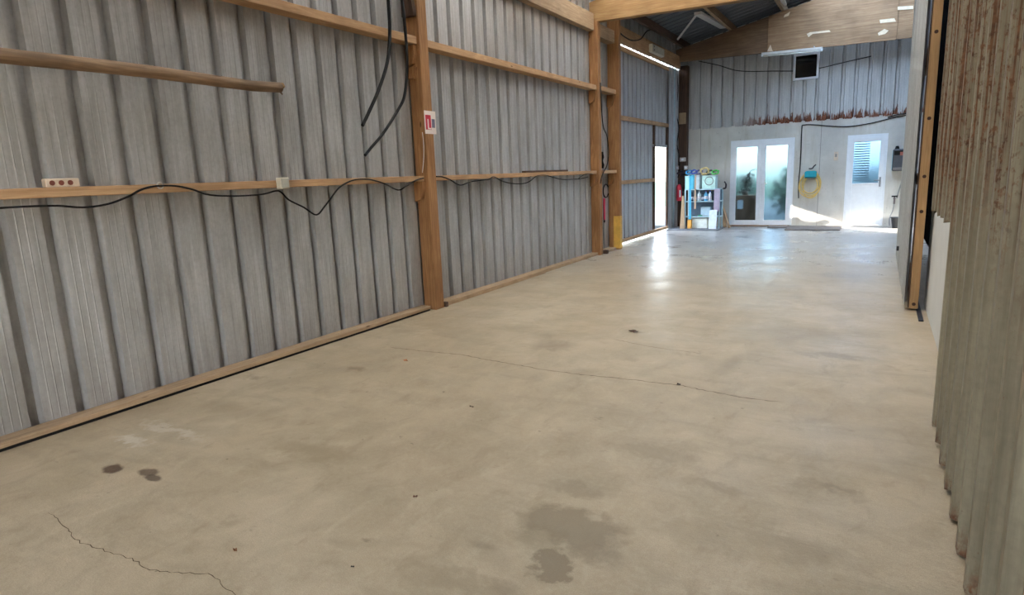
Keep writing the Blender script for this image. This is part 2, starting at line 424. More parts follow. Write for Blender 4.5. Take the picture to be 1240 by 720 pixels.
# sole planks along the foot of the wall
bb = sgroup('baseboard_left')
def plank(y0, y1, xf, z0, z1, wob=0):
    MB().box((WALLX + .002, y0, z0), (xf, y1, z1)).build('sole_plank', oldwood('y'), bb, .004)
plank(-2.6, 5.70, -4.46, .022, .058)
MB().box((WALLX + .002, -2.6, 0), (-4.475, 5.7, .022)).build('packing_strip', m_black, bb)
plank(5.97, 8.6, -4.44, .0, .052); plank(8.61, 11.0, -4.47, .0, .05); plank(11.12, 11.66, -4.43, .0, .05)
MB().box((-4.46, 5.92, 0), (-4.40, 5.965, .06)).build('end_block', darkwood('y'), bb, .004)
MB().box((-4.45, 11.02, 0), (-4.37, 11.1, .07)).build('end_block', darkwood('y'), bb, .004)

# posts
def post(y0, y1, xf, z1, label, cleats, paint=None, lean=0):
    t = thing('timber_post', label, 'post', (WALLX + .006, y0, 0), 'timber posts along the sheet wall')
    MB().box((.0, 0, 0), (xf - WALLX, y1 - y0, z1)).build('shaft', timber('z'), t, .006)
    for z in cleats:
        MB().prism([(.005, z), (.13, z), (.13, z - .10), (.10, z - .19), (.02, z - .22), (.005, z - .22)], 1, -.055, 0).build('cleat', timber('z'), t, .003)
    return t
p1 = post(5.75, 5.905, -4.425, 4.66, 'thick rough-sawn timber post with a red and white sign on it', (2.945, 1.485))
MB().prism([(.0, 2.72), (.13, 2.72), (.10, 2.60), (.0, 2.60)], 1, -.045, 0).build('cleat', timber('z'), p1, .003)
MB().prism([(0, 3.24), (.16, 3.24), (.16, 3.30), (.02, 4.2), (0, 4.2)], 1, -.06, 0).build('knee_block', darkwood('z'), p1, .003)
p2 = post(10.82, 10.95, -4.43, 4.10, 'slim timber post under the end of the long roof beam', (2.945, 1.485))
p3 = post(11.70, 11.81, -4.37, 4.30, 'timber post painted yellow at its foot beside the big left door', (2.945, 1.485))
MB().box((.10, -.004, .03), (.234, .114, .66)).build('yellow_paint', plain('yellow_paint', (214, 168, 76), .6), p3)['label'] = 'yellow painted foot'

# rails on the wall
RG = 'horizontal rails on the sheet wall'
def rail(y0, y1, z0, z1, xf, label, name='wall_rail', mat=None, lf=0):
    o = MB().box((0, 0, 0), (xf - WALLX, y1 - y0, z1 - z0)).build(name, mat or railwood('y'), None, .004, (WALLX + .001, y0, z0))
    tag(o, label, 'rail', RG); return o
rail(-2.6, 5.745, 1.488, 1.55, -4.47, 'waist-high wooden rail carrying the socket and small junction box')
rail(5.91, 10.815, 1.488, 1.548, -4.47, 'waist-high wooden rail between signed post and slim post, carrying a loose batten')
rail(10.955, 11.695, 1.488, 1.548, -4.42, 'short waist-high rail between the slim post and yellow-footed post')
rail(-2.6, 5.745, 2.955, 3.035, -4.45, 'upper wooden rail behind the two hanging black hoses')
rail(5.91, 10.815, 2.95, 3.03, -4.45, 'upper wooden rail between the signed post and slim post')
rail(10.955, 11.695, 2.95, 3.03, -4.42, 'short upper rail between the slim post and yellow-footed post')
rail(-2.6, 10.80, 3.94, 4.22, -4.48, 'deep weathered plank along the top of the sheet wall', 'wall_plate', oldwood('y'))
rail(10.96, 11.69, 3.86, 4.08, -4.44, 'short plank block between the two far post tops', 'wall_plate', oldwood('y'))
o = MB().box((0, 0, 0), (.07, 1.45, .028)).build('loose_batten', darkwood('y'), None, .003, (-4.545, 8.15, 1.5485))
tag(o, 'loose brown batten lying on the waist-high rail', 'batten')

# round pole on brackets
pt = thing('wooden_pole', 'long round weathered pole held out along the sheet wall', 'pole', (-4.3, 1.2, 2.3))
PL = 3.70
pts = [(-4.3, -1.6 + i * .265, 2.285 + .006 * math.sin(i * .9)) for i in range(20)] + [(-4.3, PL, 2.292)]
polem = wood('pole_wood', (178, 148, 118), (116, 92, 72), 'y', scale=.8, knots=False, grime=.4)
ob = MB().tube([Vector(p) - Vector((-4.3, 1.2, 2.3)) for p in pts], [.048 - .0004 * i for i in range(21)], 14).build('shaft', polem, pt)
MB().prism([(-.02, -.03), (.028, .0), (.012, .03), (-.025, .026)], 1, PL - 1.2, PL - 1.2 + .03).build('split_end', wood('split_wood', (206, 176, 130), (150, 112, 76), 'y'), pt)
MB().bar((.0, PL - 1.2 - .02, -.03), (.01, PL - 1.2 + .01, -.062), .012, .008).build('splinter', polem, pt)
for by in (.2, -2.0):
    MB().box((-.29, by - .04, -.09), (.06, by + .04, -.05)).box((-.29, by - .04, -.30), (-.25, by + .04, -.05)).build('bracket', oldwood('x'), pt, .003)

# socket, junction box, clips on the rail
q = wx(77, 222, -4.47)
t = thing('power_socket', 'cream double power socket standing on the wooden rail', 'socket', (-4.545, q.y - .06, 1.55))
cream = plain('cream_plastic', (214, 196, 176), .45)
MB().box((0, -.03, 0), (.055, .165, .055)).build('housing', cream, t, .005)
for i in range(3):
    o = MB().tube([(.053, .005 + i * .052, .027), (.058, .005 + i * .052, .027)], .016, 12).build('outlet', plain('socket_red', (126, 70, 58), .5), t)
q = wx(341, 224, -4.46)
t = thing('junction_box', 'small grey-white junction box fixed on the wooden rail', 'box', (-4.47, q.y - .05, 1.477))
MB().box((.0, 0, 0), (.06, .095, .095)).build('housing', plain('box_plastic', (206, 200, 184), .5), t, .006)
MB().box((.06, .008, .008), (.066, .087, .087)).build('lid', plain('box_lid', (168, 168, 158), .5), t, .003)
q = wx(195, 226, -4.46)
tag(MB().tube([(-4.468, q.y + .022 * math.sin(a), q.z + .01 + .022 * math.cos(a)) for a in [i * math.pi / 6 for i in range(12)]], .005, 6, True).build('cable_clip', plain('clip_white', (206, 202, 196), .5)), 'pale clip hooked round the cable on the rail', 'clip')

# cable draped along the rail
def cable(name, px, X0, r, label, k=5, fn=wx, mat=None, cat='cable', group=None):
    pp = smooth_path([fn(x, y, X0 if not isinstance(X0, list) else X0[i]) for i, (x, y) in enumerate(px)], k)
    o = MB().tube(pp, r, 6).build(name, mat or m_black); tag(o, label, cat, group); return o
cable('power_cable', [(-5, 252), (30, 250), (69, 249), (100, 251), (130, 247), (155, 238), (172, 229), (190, 225), (212, 225), (232, 229), (255, 236), (290, 237), (318, 235), (334, 231), (341, 233), (350, 242),
      (368, 251), (383, 260), (393, 250), (402, 238), (412, 226), (428, 218), (446, 217), (465, 222), (482, 230), (492, 225), (504, 218), (513, 215.5)], -4.455, .0075, 'long black cable sagging along the waist-high rail before the signed post')
cable('power_cable', [(528.5, 213.5), (536, 214), (546, 218), (557, 224), (570, 220), (584, 218), (592, 217), (598, 214), (608, 219), (620, 222), (634, 222), (642, 219), (650, 213), (660, 212), (668, 214), (680, 217), (692, 217), (704, 216), (712, 214)],
      -4.455, .0075, 'thin black cable sagging along the rail past the signed post')
cable('power_cable', [(700, 216.5), (706, 212), (712, 210), (718, 211)], -4.452, .006, 'short black cable loop on the rail at the slim post')
# two black hoses hanging by the signed post
cable('black_hose', [(468, -40), (470, 0), (472, 38), (469, 75), (458, 110), (447, 135), (439, 152)], -4.40, .018, 'black hose hanging over the upper rail, the shorter one', 6, cat='hose')
cable('black_hose', [(478, -40), (487, 2), (491, 40), (493, 80), (490, 115), (482, 133), (465, 160), (450, 178), (442, 188)], -4.385, .016, 'longer black hose hanging over the upper rail beside the post', 6, cat='hose')
# sign on the post
q = wx(516.5, 148, -4.424)
t = thing('safety_sign', 'white fire sign with red pictogram nailed to the timber post', 'sign', (-4.4178, 5.752, q.z))
MB().box((0, -.004, -.125), (.003, .2, .125)).build('plate', plain('sign_white', (236, 222, 214), .4, var=.03), t)
red = plain('sign_red', (196, 38, 60), .4); 
MB().box((.003, .012, -.08), (.0042, .11, .08)).build('red_panel', red, t)
MB().box((.0042, .045, -.075), (.005, .065, .035)).box((.0042, .06, -.075), (.005, .105, -.06)).build('pictogram', plain('sign_white', (236, 222, 214)), t)
MB().box((.003, .125, -.055), (.0042, .18, .04)).build('grey_panel', plain('sign_grey', (122, 118, 138), .5), t)
cable('thin_wire', [(511.5, 160), (513, 175), (513, 192), (511.5, 209)], -4.416, .004, 'pale thin wire running down the post below the sign', 5, mat=m_paint, cat='wire')

# odds and ends between the two far posts
cable('power_cable', [(727, 100), (728, 120), (729, 140), (731, 155), (735, 165), (737, 185), (735, 200), (731, 208), (728, 216), (727, 222)], -4.405, .009, 'black cable running down between the slim and yellow-footed posts', 5)
q = wx(730, 193, -4.55)
t = thing('hand_tool', 'black handled tool hung between the two far posts', 'tool', (-4.56, q.y - .02, q.z))
MB().tube([(0, 0, -.16), (.01, 0, -.1), (0, 0, -.02), (.012, 0, .04), (0, 0, .14)], [.03, .034, .02, .03, .028], 10).build('grip', m_black, t)
q = wx(734, 231, -4.55)
t = tag(MB().tube([(-4.555, q.y + .14 * math.cos(a), q.z + .2 * math.sin(a) * .62) for a in [.6 + i * 5.2 / 22 for i in range(23)]], .011, 8).build('cable_loop', m_black), 'loop of black cable hung below the rail between two posts', 'cable')
qa, qb = wx(731, 240, -4.55), wx(732, 266, -4.55)
t = thing('red_bar', 'pink-red flat bar hung upright between two far posts', 'bar', (-4.55, qb.y, qb.z))
MB().box((-.012, -.03, 0), (.012, .03, qa.z - qb.z)).build('blade', plain('pink_red', (204, 52, 84), .45), t, .006)
MB().tube([(0, 0, 0), (0, 0, -.05)], .014, 8).build('hook', m_black, t)

# ------------------------------------------------------------------ big sliding door in the left wall with a wicket opening
DX = -4.70
d3 = sgroup('door_3')
yA, yB = 11.83, 15.98
OY0, OY1, OZ1 = 14.90, 15.84, 2.06
pr = rib_profile(9, swage=.003)
def dsheet(y0, n, z0, z1):
    sheet_mb(rib_profile(n, swage=.003), z0, z1, lambda u, d, z: (DX - d, y0 + u, z)).build('door_sheet', m_galv_far, d3)
DT3 = 4.0
dsheet(11.83, 4, .05, DT3); dsheet(11.83 + 4 * PITCHR, 4, .05, DT3)
dsheet(11.83 + 8 * PITCHR, 3, .05, DT3)
dsheet(11.83 + 11 * PITCHR, 5, OZ1 + .02, DT3)
for z0, z1, y1 in ((2.55, 2.64, yB - .02), (1.25, 1.33, OY0 - .02), (.03, .10, yB), (3.9, 3.99, yB)):
    MB().box((DX + .001, yA, z0), (DX + .05, y1, z1)).build('door_rail', railwood('y'), d3, .004)
for y0, y1, z0 in ((OY0 - .1, OY0 - .02, .11), (OY1 + .02, OY1 + .10, .11), (yB - .03, yB + .03, .11)):
    MB().box((DX + .001, y0, z0), (DX + .045, y1, 2.55)).build('door_stile', darkwood('z'), d3, .004)
MB().box((DX + .001, OY0 - .1, OZ1), (DX + .04, OY1 + .1, OZ1 + .06)).build('lintel', m_galv_far, d3)
# galvanised jamb panel between door and corner
jp = sgroup('trim_1')
sheet_mb(rib_profile(4, swage=.003), 0, 4.0, lambda u, d, z: (-4.64 - d, 15.93 + u, z)).build('jamb_sheet', m_galv_far, jp)
MB().tube([(-4.61, 16.3, .0), (-4.61, 16.3, 3.98)], .02, 8).build('conduit', plain('blue_grey_pipe', (176, 196, 204), .4), jp)
# fascia planks and strip above the door
rail(11.83, 14.15, 3.98, 4.27, -4.50, 'upper fascia plank above the big left door, with the power box', 'fascia_plank', railwood('y'))
rail(14.16, 16.42, 4.0, 4.27, -4.50, 'rust-stained fascia plank above the far end of the left door', 'fascia_plank', railwood('y'))
up = sgroup('trim_2')
kk = 0
while 11.96 + kk * 4 * PITCHR < 16.9:
    left_sheet(11.96 + kk * 4 * PITCHR, 4, 4.0, 4.66, WALLX, m_galv, up, sw=.003); kk += 1
q = wx(788, 62, -4.46)
t = thing('power_box', 'pale electric box with fixing holes on the fascia plank', 'box', (-4.50, 13.9, 4.02))
MB().box((0, 0, 0), (.09, .85, .17)).build('housing', plain('box_plastic', (206, 200, 184)), t, .01)
for i in range(2): MB().tube([(.09, .10 , .05 + .07 * i), (.096, .10, .05 + .07 * i)], .016, 10).build('knockout', m_black, t)
cable('power_cable', [(751, 40), (757, 45), (766, 49), (776, 47), (783, 38), (791, 35)], -4.47, .012, 'black cable looping across the fascia plank to the power box', 5)

# ------------------------------------------------------------------ roof
RS = .215
def roofz(x): return 4.60 + RS * (x + 4.6)
ce = sgroup('ceiling')
skm = NT('translucent_sheet', (0.9, .9, .85, 1), .6)
tr = skm.n('ShaderNodeBsdfTranslucent'); tr.inputs[0].default_value = (.97, .94, .87, 1)
df = skm.n('ShaderNodeBsdfDiffuse'); df.inputs[0].default_value = (.8, .78, .7, 1)
mx = skm.n('ShaderNodeMixShader'); mx.inputs[0].default_value = .22
skm.t.links.new(tr.outputs[0], mx.inputs[1]); skm.t.links.new(df.outputs[0], mx.inputs[2]); skm.t.links.new(mx.outputs[0], skm.out.inputs[0])
skn = NT('clear_sheet', (0.9, .9, .9, 1), .6)
tr = skn.n('ShaderNodeBsdfTranslucent'); tr.inputs[0].default_value = (.82, .92, 1.0, 1)
skn.t.links.new(tr.outputs[0], skn.out.inputs[0])
y0 = -3.0; i = 0; sheetw = 4 * PITCHR
while y0 < 17.0:
    is_sky = i in (4, 6, 8, 9, 11, 12)
    pr = rib_profile(4, depth=.03, swage=.003) if not is_sky else rib_profile(4, depth=.03, swage=0)
    rf = lambda u, d, x, yy=y0: (x, yy + u, roofz(x) + d)
    half = i >= 13                 # far sheets are clear only on their upper half
    o = sheet_mb(pr, -5.0, -1.55 if half else 1.15, rf, thick=.0012)
    o.build('skylight_sheet' if is_sky else 'roof_sheet', skm.m if is_sky else roof_m(), ce)
    if half: sheet_mb(pr, -1.55, 1.15, rf, thick=.0012).build('skylight_sheet', skn.m, ce)
    y0 += sheetw; i += 1
# purlins under the roof
for x in (-4.42, -3.3, -2.15, -1.0, .1):
    z = roofz(x) - .005
    o = MB().box((-.035, -3.0, -.16), (.035, 16.9, 0)).build('roof_purlin', darkwood('y') if x < -4 else oldwood('y'), None, 0, (x, 0, z - .008))
    tag(o, {-4.42: 'dark brown purlin running along the top of the sheet wall', -3.3: 'roof purlin above the white steel braces', -2.15: 'roof purlin running to the plywood panel joint'}.get(x, 'timber purlin under the dark roof sheets'), 'purlin', 'roof purlins')
# roof beams
def beam(y0, y1, zl, zr, label, mat, name='roof_beam'):
    poly = [(-4.59, zl), (.62, zr), (.62, roofz(.62) - .175), (-4.45, roofz(-4.45) - .175), (-4.59, roofz(-4.59) - .175)]
    o = MB().prism([(u + 4.59, v - zl) for u, v in poly], 1, 0, y1 - y0).build(name, mat, None, .006, (-4.59, y0, zl))
    tag(o, label, 'beam', 'deep roof beams'); return o
glu = wood('glulam', (182, 148, 102), (136, 100, 62), 'x', scale=.8, knots=False)
beam(10.86, 11.0, 4.10, 3.985, 'deep golden laminated roof beam above the slim post', glu)
beam(5.76, 5.90, 4.35, 4.25, 'laminated roof beam meeting the signed post', glu)
beam(.2, .34, 4.35, 4.25, 'laminated roof beam crossing above the open end', glu)
# far beam: plywood panels
bt = thing('plywood_beam', 'deep plywood-faced roof beam in front of the back wall', 'beam', (-4.6, 16.3, 4.1))
ply_d = wood('plywood_dark', (150, 122, 96), (104, 80, 62), 'x', scale=.6, knots=False, grime=.3)
ply_l = wood('plywood_light', (184, 150, 116), (136, 104, 76), 'x', scale=.6, knots=False)
def bpanel(x0, x1, mat, y, th=.03, drop=0):
    zb = lambda x: 4.13 - .0205 * (x + 4.6) - drop
    poly = [(x0, zb(x0)), (x1, zb(x1)), (x1, roofz(x1) - .19), (x0, roofz(x0) - .19)]
    MB().prism([(u + 4.6, v - 4.1) for u, v in poly], 1, y, y + th).build('panel', mat, bt, .002)
xs = [wy(p, 40, 16.3).x for p in (930, 1086)]
bpanel(-4.58, xs[0], ply_d, 0); bpanel(xs[0] + .004, xs[1], ply_l, -.025, .055, .012); bpanel(xs[1] + .004, .62, ply_l, -.012, .042, .006)
bpanel(-4.58, .62, darkwood('x'), .032, .16, -.02)
tearm = plain('torn_paper', (224, 204, 176), .8)
def tear(px):
    p3 = [wy(x, y, 16.272) for x, y in px]
    c = sum(p3, Vector()) / len(p3)
    o = MB().prism([(p.x + 4.6, p.z - 4.1) for p in p3], 1, -.029, -.0252).build('paper_scrap', tearm, bt)
tear([(977, 41), (981, 39), (1004, 36.5), (1006, 38.5), (984, 41), (979, 45)])
tear([(1065, 24), (1083, 22), (1085, 26), (1066, 28)]); tear([(1063, 40), (1071, 35), (1076, 37), (1072, 41), (1064, 43)])
tear([(950, 18), (957, 14), (955, 19), (949, 21)]); tear([(931, 58), (933, 54), (935, 60), (936, 62), (929, 62)])
tear([(1087, 8), (1106, 7), (1106, 11), (1087, 12)])
# steel braces
A = Vector((-3.457, 13.87, 4.645)); B = wy(815, 55, 16.2); C = wy(876, 33, 16.26)
for a, b, w, lab in ((A, B, .035, 'thin white steel brace slanting down to the far wall corner'), (A, C, .12, 'broad white steel brace reaching the plywood beam')):
    o = MB().bar(a - a, b - a, .05 if w < .1 else .15, w * .45).build('steel_brace', m_paint, None, .003, a); tag(o, lab, 'brace', 'white steel roof braces')
A2 = wy(943, -14, 14.0); B2 = wy(950, 6, 16.26)
o = MB().bar((0, 0, 0), B2 - A2, .09, .04).build('steel_brace', m_paint, None, .003, A2); tag(o, 'short white steel brace above the plywood joint', 'brace', 'white steel roof braces')

# ------------------------------------------------------------------ back wall
BY = 17.04
wb = sgroup('wall_back')
DL, DR = wy(884, 220, BY).x, wy(960.5, 220, BY).x          # french doors
SL, SR = wy(1023.5, 220, BY).x, wy(1072, 220, BY).x       # single door
DT, ST, CT = 2.165, 2.13, 2.535
for x0, x1, z0, z1 in ((-4.95, DL, 0, CT), (DL, DR, DT, CT), (DR, SL, 0, CT), (SL, SR, ST, CT), (SR, 1.1, 0, CT)):
    MB().box((x0, BY, z0), (x1, BY + .2, z1)).build('concrete_panel', m_conc, wb)
xj = wy(992.5, 200, BY).x
MB().box((xj - .005, BY - .0015, 0), (xj + .005, BY + .01, CT)).build('joint', plain('joint_grey', (128, 124, 118), .9), wb)
xj = wy(848, 200, BY).x
MB().box((xj - .005, BY - .0015, 0), (xj + .005, BY + .01, CT)).build('joint', plain('joint_grey', (128, 124, 118), .9), wb)
WX0, WX1, WZ0, WZ1 = wy(961, 80, BY).x, wy(992, 80, BY).x, 3.43, 4.0
u0 = -4.62; i = 0
while u0 < .75:
    # sheets of three ribs; those behind the window are split above and below it
    n = 3; w = n * PITCHR
    def fr(u, d, z, uu=u0): return (uu + u, BY - .014 + d, z)
    lo, hi = u0, u0 + w
    sheet_mb(rib_profile(n, swage=.003), CT - .02, 5.9, fr, ragged=.012, rows=1).build('cladding_sheet', m_galv_back, wb)
    u0 += w; i += 1
# small window
w1 = sgroup('window_1'); w1.location = (WX0, BY - .05, WZ0 + .0)
zT, zB = wy(976, 64, BY - .05).z, wy(976, 96, BY - .05).z
w1.location.z = zB; ww, wh = WX1 - WX0, zT - zB
for a, b in (((0, 0, 0), (.05, .07, wh)), ((ww - .05, 0, 0), (ww, .07, wh)), ((.05, 0, 0), (ww - .05, .07, .05)), ((.05, 0, wh - .05), (ww - .05, .07, wh))):
    MB().box(a, b).build('window_frame', m_white, w1, .004)
wp = NT('dark_glass', srgb(20, 22, 26), .08); MB().box((.05, .02, .05), (ww - .05, .03, wh - .05)).build('pane', wp.m, w1)
MB().box((.05, .031, .05), (ww - .05, .048, wh - .05)).build('backing', m_dark, w1)
# tube lamp
a, b = wy(922, 69, 16.2), wy(996, 62, 16.2)
t = thing('batten_lamp', 'white fluorescent batten lamp under the plywood beam', 'lamp', a)
MB().bar((0, .0, .06), b - a + Vector((0, 0, .06)), .07, .06).build('housing', m_paint, t, .006)
MB().tube([(.03, -.01, .012), b - a + Vector((-.03, -.01, .012))], .017, 10).build('tube', plain('lamp_tube', (226, 228, 222), .3), t)
for e in (Vector((.02, 0, .03)), b - a + Vector((-.02, 0, .03))):
    MB().box(e - Vector((.02, .035, .03)), e + Vector((.02, .035, .03))).build('end_cap', m_white, t, .004)
for mx_ in (.3, 1.1): MB().tube([(mx_, .02, .09), (mx_, .075, .09)], .012, 8).build('mount', m_steel, t)
# cables on the back wall
cable('wall_cable', [(846, 74), (870, 79), (890, 85), (910, 86.5), (935, 86), (960, 86), (976, 85), (995, 82), (1020, 76), (1055, 68)], BY - .012, .011, 'thin black cable sagging across the upper metal of the back wall', 5, wy)
cable('wall_cable', [(967, 240), (967, 222), (969, 200), (970, 180), (971, 155), (973, 151.5), (985, 151), (1010, 153), (1030, 153), (1055, 149), (1080, 143), (1100, 139)], BY - .012, .013, 'black cable across the concrete and down beside the glass doors', 5, wy)
cable('wall_cable', [(1075, 142), (1088, 138.5), (1103, 137)], BY - .02, .014, 'short black cable at the right end of the back wall', 5, wy)
# white framed french doors
gl = NT('frosted_glass', (.145, .235, .29, 1), .2); gl.set('Transmission Weight', 1.0); gl.set('IOR', 1.25)
gl2 = NT('reeded_glass', (.10, .185, .30, 1), .3); gl2.set('Transmission Weight', 1.0); gl2.set('IOR', 1.25)
d1 = sgroup('door_1'); d1.location = (DL, BY - .01, 0)
fw = DR - DL
MB().box((0, 0, .03), (.055, .09, DT)).box((fw - .055, 0, .03), (fw, .09, DT)).box((.055, 0, DT - .06), (fw - .055, .09, DT)).build('frame', m_white, d1, .004)
MB().box((0, -.03, 0), (fw, .12, .03)).build('sill', plain('brown_sill', (122, 98, 76), .8), d1)
lw = (fw - .11) / 2
for s_ in (0, 1):
    x0 = .055 + s_ * lw - (.006 if s_ == 0 else 0); x1 = .055 + (s_ + 1) * lw + (.006 if s_ else -.002)
    leaf = MB().box((x0, -.012, .04), (x0 + .10, .05, DT - .054)).box((x1 - .10, -.012, .04), (x1, .05, DT - .054)).box((x0 + .10, -.012, .04), (x1 - .10, .05, .16)).box((x0 + .10, -.012, DT - .17), (x1 - .10, .05, DT - .054)).build('door_leaf', m_white, d1, .004)
    MB().box((x0 + .095, .012, .155), (x1 - .095, .024, DT - .165)).build('pane', gl.m, leaf)
    if s_ == 1:
        MB().box((x0 + .02, -.03, .95), (x0 + .055, -.012, 1.16)).tube([(x0 + .037, -.035, 1.08), (x0 + .037, -.07, 1.08), (x0 + .16, -.07, 1.08)], .011, 8).build('handle', m_white, leaf)
# single white door with upper pane and blind
d2 = sgroup('door_2'); d2.location = (SL, BY - .01, 0)
fw = SR - SL
MB().box((0, 0, .02), (.06, .09, ST)).box((fw - .06, 0, .02), (fw, .09, ST)).box((.06, 0, ST - .07), (fw - .06, .09, ST)).build('frame', m_white, d2, .004)
MB().box((0, -.02, 0), (fw, .12, .03)).build('sill', m_conc, d2)
PZ = 1.02
leaf = MB().box((.054, -.014, .02), (.145, .045, ST - .064)).box((fw - .145, -.014, .04), (fw - .054, .045, ST - .064)).box((.145, -.014, PZ - .05), (fw - .145, .045, PZ)).box((.145, -.014, ST - .16), (fw - .145, .045, ST - .064)).box((.145, -.014, .04), (fw - .145, .045, .13)).build('door_leaf', m_white, d2, .004)
MB().box((.145, -.004, .13), (fw - .145, .03, PZ - .05)).build('lower_panel', m_white, leaf)
MB().box((.14, .008, PZ - .005), (fw - .14, .02, ST - .155)).build('pane', gl2.m, leaf)
MB().box((fw - .125, -.03, .93), (fw - .09, -.014, 1.15)).tube([(fw - .107, -.03, 1.08), (fw - .107, -.07, 1.08), (fw - .23, -.07, 1.08)], .011, 8).build('handle', m_steel, leaf)
slm = plain('blind_slat', (196, 214, 232), .6)
sm_ = MB().box((.15, .052, 0), (.15 + (fw - .3) * .62, .066, .022)).mesh('slat', slm)
for i in range(17):
    o = bpy.data.objects.new('slat', sm_); COL.objects.link(o); o.parent = leaf; o.location = (0, 0, PZ + .06 + i * .055)
# brown corner post with conduits, switches
t = thing('corner_post', 'dark brown timber post in the far left corner behind the fire extinguisher', 'post', (-4.64, 16.78, 0))
MB().box((0, 0, 0), (.22, .2, 4.1)).build('shaft', darkwood('z'), t, .006)
MB().box((.03, -.05, 2.66), (.2, 0, 2.94)).build('wood_block', oldwood('z'), t, .004)
cable('wire_bundle', [(820, 85), (821, 110), (819, 135), (822, 155), (820, 175), (823, 195), (821, 215)], 16.74, .012, 'bundle of dark wires running down the brown corner post', 5, wy, cat='wire')
for px, py, nm in ((827, 193, 'upper'), (820.5, 203, 'lower left'), (831, 203, 'lower right')):
    q = wy(px, py, 16.76)
    t = thing('light_switch', {'upper': 'pale switch box on the brown corner post, above the others', 'lower left': 'small pale switch on the wired edge of the brown corner post', 'lower right': 'small pale switch on the shelf side of the brown corner post'}[nm], 'switch', (q.x, 16.745, q.z), 'switches on the corner post')
    s_ = .075 if nm == 'upper' else .045
    MB().box((-s_, -.03, -.05), (s_, .03, .05)).build('housing', plain('switch_plastic', (206, 196, 190), .5), t, .005)
    MB().box((-.03, -.036, -.025), (.03, -.03, .025)).build('rocker', m_white, t, .002)
q = wy(826, 209, 16.76)
t = thing('valve_fitting', 'dark pipe fitting on the brown post above the extinguisher', 'fitting', (q.x, 16.74, q.z))
MB().tube([(-.12, 0, -.02), (-.04, -.02, .02), (.06, -.01, 0), (.13, 0, .03)], .03, 8).tube([(0, 0, -.08), (0, -.02, .06)], .035, 8).build('body', plain('dark_metal', (66, 60, 66), .5, .5), t)
# fire extinguisher
q = wy(822.5, 243, 16.58)
t = thing('fire_extinguisher', 'red fire extinguisher hung on the brown corner post', 'extinguisher', (q.x, 16.58, q.z))
MB().lathe([(.06, 0), (.075, .02), (.075, .36), (.06, .41), (.03, .43)], n=16).build('cylinder', plain('extinguisher_red', (236, 66, 88), .4), t)
MB().tube([(0, 0, .43), (0, 0, .50)], .02, 10).box((-.02, -.07, .47), (.02, .06, .49)).box((-.015, -.09, .51), (.015, .04, .525)).build('valve', plain('dark_metal', (66, 60, 66)), t)
MB().tube(smooth_path([(0, -.05, .47), (.06, -.06, .42), (.085, -.03, .3), (.085, -.02, .12)], 5), .011, 8).build('hose', m_black, t)
MB().box((.02, -.0765, .10), (.055, -.05, .28)).build('label_strip', m_white, t)
MB().box((-.05, .06, .2), (.05, .19, .24)).build('bracket', m_steel, t)

# ------------------------------------------------------------------ shelf unit and its clutter
sh0 = wy(828.5, 279, 16.05); sh1 = wy(871, 279, 16.05)
SX0, SX1, SY0, SY1 = sh0.x, sh1.x, 16.05, 16.42
pal = plain('pale_steel', (176, 204, 214), .45, .2)
tag(MB().box((-4.62, 15.72, 0), (-3.36, 16.6, .03)).build('floor_board', plain('grey_board', (120, 122, 126), .8)), 'thin grey board lying on the floor under the shelf unit', 'board')
t = thing('shelf_unit', 'pale grey steel shelf unit crowded with bottles and straps', 'shelf', (SX0, SY0, .03)); SW = SX1 - SX0
ZS = [.30, .68, .98]
for x in (0, SW - .03):
    for y in (0, SY1 - SY0 - .03): MB().box((x, y, 0), (x + .03, y + .03, .98)).build('upright', pal, t)
for z in ZS: MB().box((0, 0, z - .025), (SW, SY1 - SY0, z)).build('shelf_board', pal, t, .003)
MB().box((.03, SY1 - SY0 - .02, .3), (SW - .03, SY1 - SY0 - .01, .98)).build('back_panel', plain('shelf_back', (92, 112, 130), .6), t)
MB().box((SW - .14, -.012, .42), (SW - .005, -.002, .97)).build('side_panel', plain('lilac_panel', (172, 160, 182), .6), t)
def on(px, zb, y): 
    q = wy(px, 230, y); return Vector((q.x, y, zb))
def carton(px0, px1, zb, h, y, d, rgb, label, name='storage_box', grp='boxes on the shelf unit'):
    a, b = on(px0, zb, y), on(px1, zb, y)
    tt = thing(name, label, 'box', a, grp)
    MB().box((0, 0, 0), (b.x - a.x, d, h * .86)).build('body', plain('c%d_%d_%d' % rgb, rgb, .6), tt, .006)
    MB().box((-.002, -.004, h * .86), (b.x - a.x + .002, d + .004, h)).build('lid', plain('l%d_%d_%d' % rgb, tuple(int(c * .92) for c in rgb), .6), tt, .004)
ZT = .98 + .03
carton(829.5, 834.5, ZT, .33, 16.1, .26, (176, 226, 232), 'pale aqua box at the post end of the shelf top')
carton(835, 840.5, ZT, .35, 16.1, .26, (96, 196, 224), 'bright blue box on the shelf top')
carton(841, 847, ZT, .34, 16.1, .26, (214, 226, 232), 'near-white box on the shelf top beside the dark gap')
carton(850, 866, ZT, .32, 16.1, .26, (206, 238, 232), 'wide mint white box on the shelf top under a coil')
